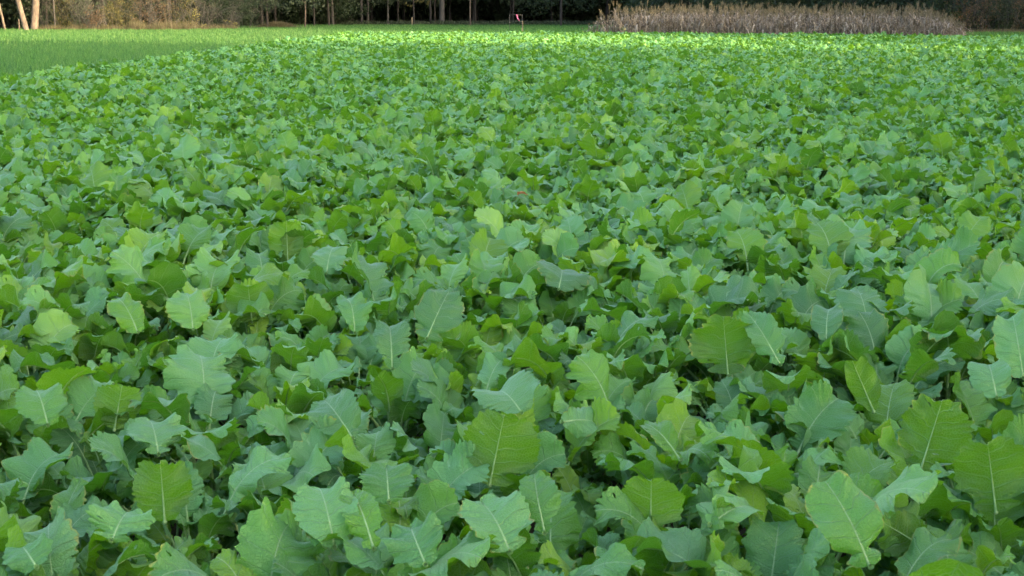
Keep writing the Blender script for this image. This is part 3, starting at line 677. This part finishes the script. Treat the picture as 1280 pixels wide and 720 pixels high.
# the mass of the wood: trees and undergrowth too many to pick apart
def wood_tree(seed, H, z0, cr, n, size, cm):
    rs = random.Random(seed); b = MB(); P, Rr = trunk_pts(H, rs.uniform(.09, .2), rs.uniform(-.04, .04), rs, .08); V, F = tube(P, Rr, 7); b.add(V, F, 0)
    cards(b, (P[-1].x * .7, P[-1].y * .7, (H + 1 + z0) / 2), (cr, cr, (H + 2 - z0) / 2), n, size, rs, 1)
    return b.build('wood', [m_bdark, cm], False)
def under(seed, h, cr, n, cm):
    rs = random.Random(seed); b = MB(); 
    for k in range(5): limb(b, Vector((rs.uniform(-.4, .4), rs.uniform(-.4, .4), 0)), Vector((rs.gauss(0, .3), rs.gauss(0, .3), 1)).normalized(), h, .02, rs, 1, 0)
    cards(b, (0, 0, h * .5), (cr, cr, h * .5), n, .11, rs, 1); return b.build('wood', [m_bdark, cm], False)
ws = [wood_tree(10 + i, 12 + i % 3, 2.6 + (i % 2) * .5, 3.6, 2600, .24, [m_cdark, m_cgrey, m_cdark][i % 3]) for i in range(5)]
ws += [under(30 + i, 2.8, 1.9, 900, m_cdark) for i in range(3)]
ws += [under(40 + i, .5, .7, 260, m_cgrey) for i in range(2)]
pts = []; rot = []; scl = []; idx = []
def wt(x, y, i, s=1.0, sz=None):
    pts.append((x, y, 0)); rot.append((0, 0, rnd.random() * 6.3)); scl.append((s, s, sz or s)); idx.append(i)
def fill(x0, x1, y0, y1, step, trees=True, edge=lambda x: 0, us=1.0):
    x = x0
    while x < x1:
        y = y0 + edge(x)
        while y < y1 + edge(x):
            if trees: wt(x + rnd.uniform(-1, 1), y + rnd.uniform(-1, 1), rnd.randrange(5), rnd.uniform(.85, 1.2))
            y += step
        x += step
fill(-72, -28, 110, 135, 4.4)
fill(-30, 22, 152, 176, 4.4)
fill(-28, -16, 134, 150, 4.4)
fill(-50, -30, 140, 176, 4.4)
for k in range(160): wt(rnd.uniform(-40, -26), rnd.uniform(124, 142), 5 + rnd.randrange(3), rnd.uniform(.9, 1.25), rnd.uniform(1.1, 1.6))
fill(18, 70, 112, 150, 4.6)
for k in range(900):                           # undergrowth wall deep inside
    x = rnd.uniform(-75, 70)
    if x < -28: y = rnd.uniform(112, 124)
    elif x < -17: y = rnd.uniform(140, 150)
    elif x < 12: y = rnd.uniform(160, 172)
    elif x < 30: y = rnd.uniform(120, 132)
    else: y = rnd.uniform(100, 116)
    wt(x, y, 5 + rnd.randrange(3), rnd.uniform(.9, 1.25), rnd.uniform(1.1, 1.6))
for k in range(260):                           # low green weeds at the foot of the wood
    x = rnd.uniform(-18, 14); wt(x, 143 + rnd.uniform(0, 6), 8 + rnd.randrange(2), rnd.uniform(.7, 1.1))
for k in range(110): x = rnd.uniform(16, 30); wt(x, 104 + rnd.uniform(0, 7), 5 + rnd.randrange(3), rnd.uniform(.9, 1.2), 1.2)
# right-hand wood, outside the frame: it throws the shade over the field
def shade_row(p0, p1, H, xo, dens):
    p = p0
    while p < p1:
        for k in range(3):
            x = xo + k * 4 + rnd.uniform(-1, 1); y = (p - .53 * x) / .85 + rnd.uniform(-1, 1)
            if abs(x) > .40 * y + 4: wt(x, y, rnd.randrange(5), H / 13 * rnd.uniform(.92, 1.08))
        p += dens
shade_row(-40, 36, 27, 40, 3.6)
shade_row(48, 66, 10, 40, 3.2)
shade_row(66, 84, 12.5, 40, 3.2)
shade_row(86, 130, 24, 46, 4.0)
rk = random.Random(77)
for k in range(420):                           # last rows of thicket that close the sight line
    pts.append((-62 + 110 * k / 420, rk.uniform(178, 186), 0)); rot.append((0, 0, rk.random() * 6.3)); scl.append((1.2, 1.2, 2.0)); idx.append(5 + k % 3)
instancer('woodland', pts, rot, scl, idx, ws, 'dark mass of trees and undergrowth closing the far side of the field', 'woodland')
print('wood', len(pts))

# dry grass fringe along the left shrubs and the pale bank
dg = [tuft(90 + i, 46, .75, .35, .5, .010).build('dry_grass', [m_drygrass]) for i in range(5)]
pts = []; rot = []; scl = []; idx = []
for k in range(420):
    px = rnd.uniform(60, 300); d = 103.5 + max(0, px - 200) * .05 + rnd.uniform(-.6, 1.5); h = rnd.uniform(.3, 1.2) * (1.25 if 170 < px < 250 else .8)
    pts.append(((px - 640) / FPX * d, d, 0)); rot.append((0, 0, rnd.random() * 6.3)); scl.append((1, 1, h)); idx.append(rnd.randrange(5))
for k in range(90):
    px = rnd.gauss(1240, 30); d = 90 + rnd.uniform(-.8, 2); pts.append(((px - 640) / FPX * d, d, 0)); rot.append((0, 0, 1.)); scl.append((1, 1, .6)); idx.append(rnd.randrange(5))
instancer('dry_grass', pts, rot, scl, idx, dg, 'fringe of dry tan grass at the foot of the left shrubs', 'grass')
pts = []; rot = []; scl = []; idx = []
for k in range(260):
    t = rnd.gauss(0, .5); px = 352 + 24 * max(-1.1, min(1.1, t)); d = 119 + rnd.uniform(-1, 1.2)
    pts.append(((px - 640) / FPX * d, d, 0)); rot.append((0, 0, rnd.random() * 6.3)); scl.append((1, 1, .75 * math.exp(-t * t) + .25)); idx.append(rnd.randrange(5))
instancer('straw_bank', pts, rot, scl, idx, dg, 'low bank of pale straw-coloured grass under the grey-green tree', 'grass')

# ------------------------------------------------------------ stakes, marker frame, ribbon, odd leaves
def stake(px, d, h, w_, label, mat=None, name='wooden_stake', tilt=0.0, seed=0):
    b = MB(); a = w_ / 2
    V = [(-a, -a * .6, 0), (a, -a * .6, 0), (a, a * .6, 0), (-a, a * .6, 0)]; top = [(x * .94 + tilt, y * .94, h - abs(x) * .2) for x, y, _ in V]
    pk = [(tilt - a * .5, -a * .3, h + .015), (tilt + a * .5, -a * .3, h + .015), (tilt + a * .5, a * .3, h + .015), (tilt - a * .5, a * .3, h + .015)]
    b.add(V + top + pk, [(3, 2, 1, 0)] + [(i, (i + 1) % 4, 4 + (i + 1) % 4, 4 + i) for i in range(4)] + [(4 + i, 4 + (i + 1) % 4, 8 + (i + 1) % 4, 8 + i) for i in range(4)] + [(8, 9, 10, 11)])
    o = link(name, b.build(name, [mat or m_wood], False), None, ((px - 640) / FPX * d, d, 0)); return tag(o, label, 'stake')
stake(517.5, 139, 1.0, .13, 'pale wooden stake standing before the dark wood', name='wooden_stake')
stake(653, 86, .93, .055, 'short pale stake beside the pink ribbon')
f_ = thing('marker_frame', 'thin wire frame carrying a pink ribbon at the far end of the crop', 'frame', ((645 - 640) / FPX * 86, 85.8, 0))
for nm, p in (('post', [(-.4, 0, 0), (-.4, 0, 1.36)]), ('post', [(.38, 0, 0), (.38, 0, 1.36)]), ('crossbar', [(-.42, 0, 1.34), (.4, 0, 1.33)]), ('crossbar', [(-.4, 0, .95), (.38, 0, .94)])):
    V, F = tube(p, [.010, .010], 6, True); b = MB(); b.add(V, F); link(nm, b.build(nm, [m_wire]), f_)
V = []; 
for i in range(9):
    t = i / 8; c = Vector((.02 + .16 * t + .012 * math.sin(t * 9), -.03 + .03 * math.sin(t * 7), 1.345 - .40 * t)); a = Vector((math.cos(t * 1.4), math.sin(t * 1.4), .1)) * .05
    V += [c - a, c + a]
me = mesh('ribbon', V, [(2 * i, 2 * i + 1, 2 * i + 3, 2 * i + 2) for i in range(8)], m_pink)
o = link('pink_ribbon', me, None, ((645 - 640) / FPX * 86, 85.8, 0)); so = o.modifiers.new('thickness', 'SOLIDIFY'); so.thickness = .002; tag(o, 'bright pink ribbon hanging from the thin wire frame', 'ribbon')
br = thing('braced_stake', 'pair of pale stakes with a slanting brace in front of the corn', 'stake', ((820 - 640) / FPX * 80, 79.3, 0))
for nm, p0, p1, r_ in (('stake', (0, 0, 0), (0, 0, .98), .045), ('stake', (-.17, .05, 0), (-.13, .05, .93), .03), ('brace', (.03, 0, .95), (.62, 0, .42), .022)):
    V, F = tube([p0, p1], [r_, r_ * .9], 4, True); b = MB(); b.add(V, F); link(nm, b.build(nm, [m_wood], False), br)
b = MB(); V, F = tube([(0, 0, 0), (.02, 0, .5), (-.02, 0, .85)], [.012, .012, .008], 5, True); b.add(V, F)
for a, l in ((.5, .12), (2.6, .14)):
    V = [(0, 0, .6), (math.cos(a) * .02, math.sin(a) * .02 + .02, .66), (math.cos(a) * l, math.sin(a) * l, .75), (math.cos(a) * l * 1.2, math.sin(a) * l * 1.2, .6)]; b.add(V, [(0, 1, 2, 3)])
o = link('dry_stalk', b.build('dry_stalk', [m_drygrass], False), None, ((777 - 640) / FPX * 70, 70, 0)); tag(o, 'lone thin tan stalk sticking out of the crop before the corn', 'stalk')
for px, py, z, s, lb in ((659, 244, .34, .07, 'curled dead orange-brown leaf caught in mid field'), (803, 708, .24, .045, 'small orange dead leaf low at the bottom centre')):
    rs = random.Random(px); cv = flat_curve(s, R(60)); V, F, G, Fl, _ = blade(rs, cv, s, s * .35, False, 14, 6, .5, 0, .006, .1)
    p = at_h(px, py, z); o = link('dead_leaf', mesh('dead_leaf', V, F, m_dead, {'grid': G, 'flat': Fl}), None, p); o.rotation_euler = (R(25), R(10), R(70)); tag(o, lb, 'dead leaf')
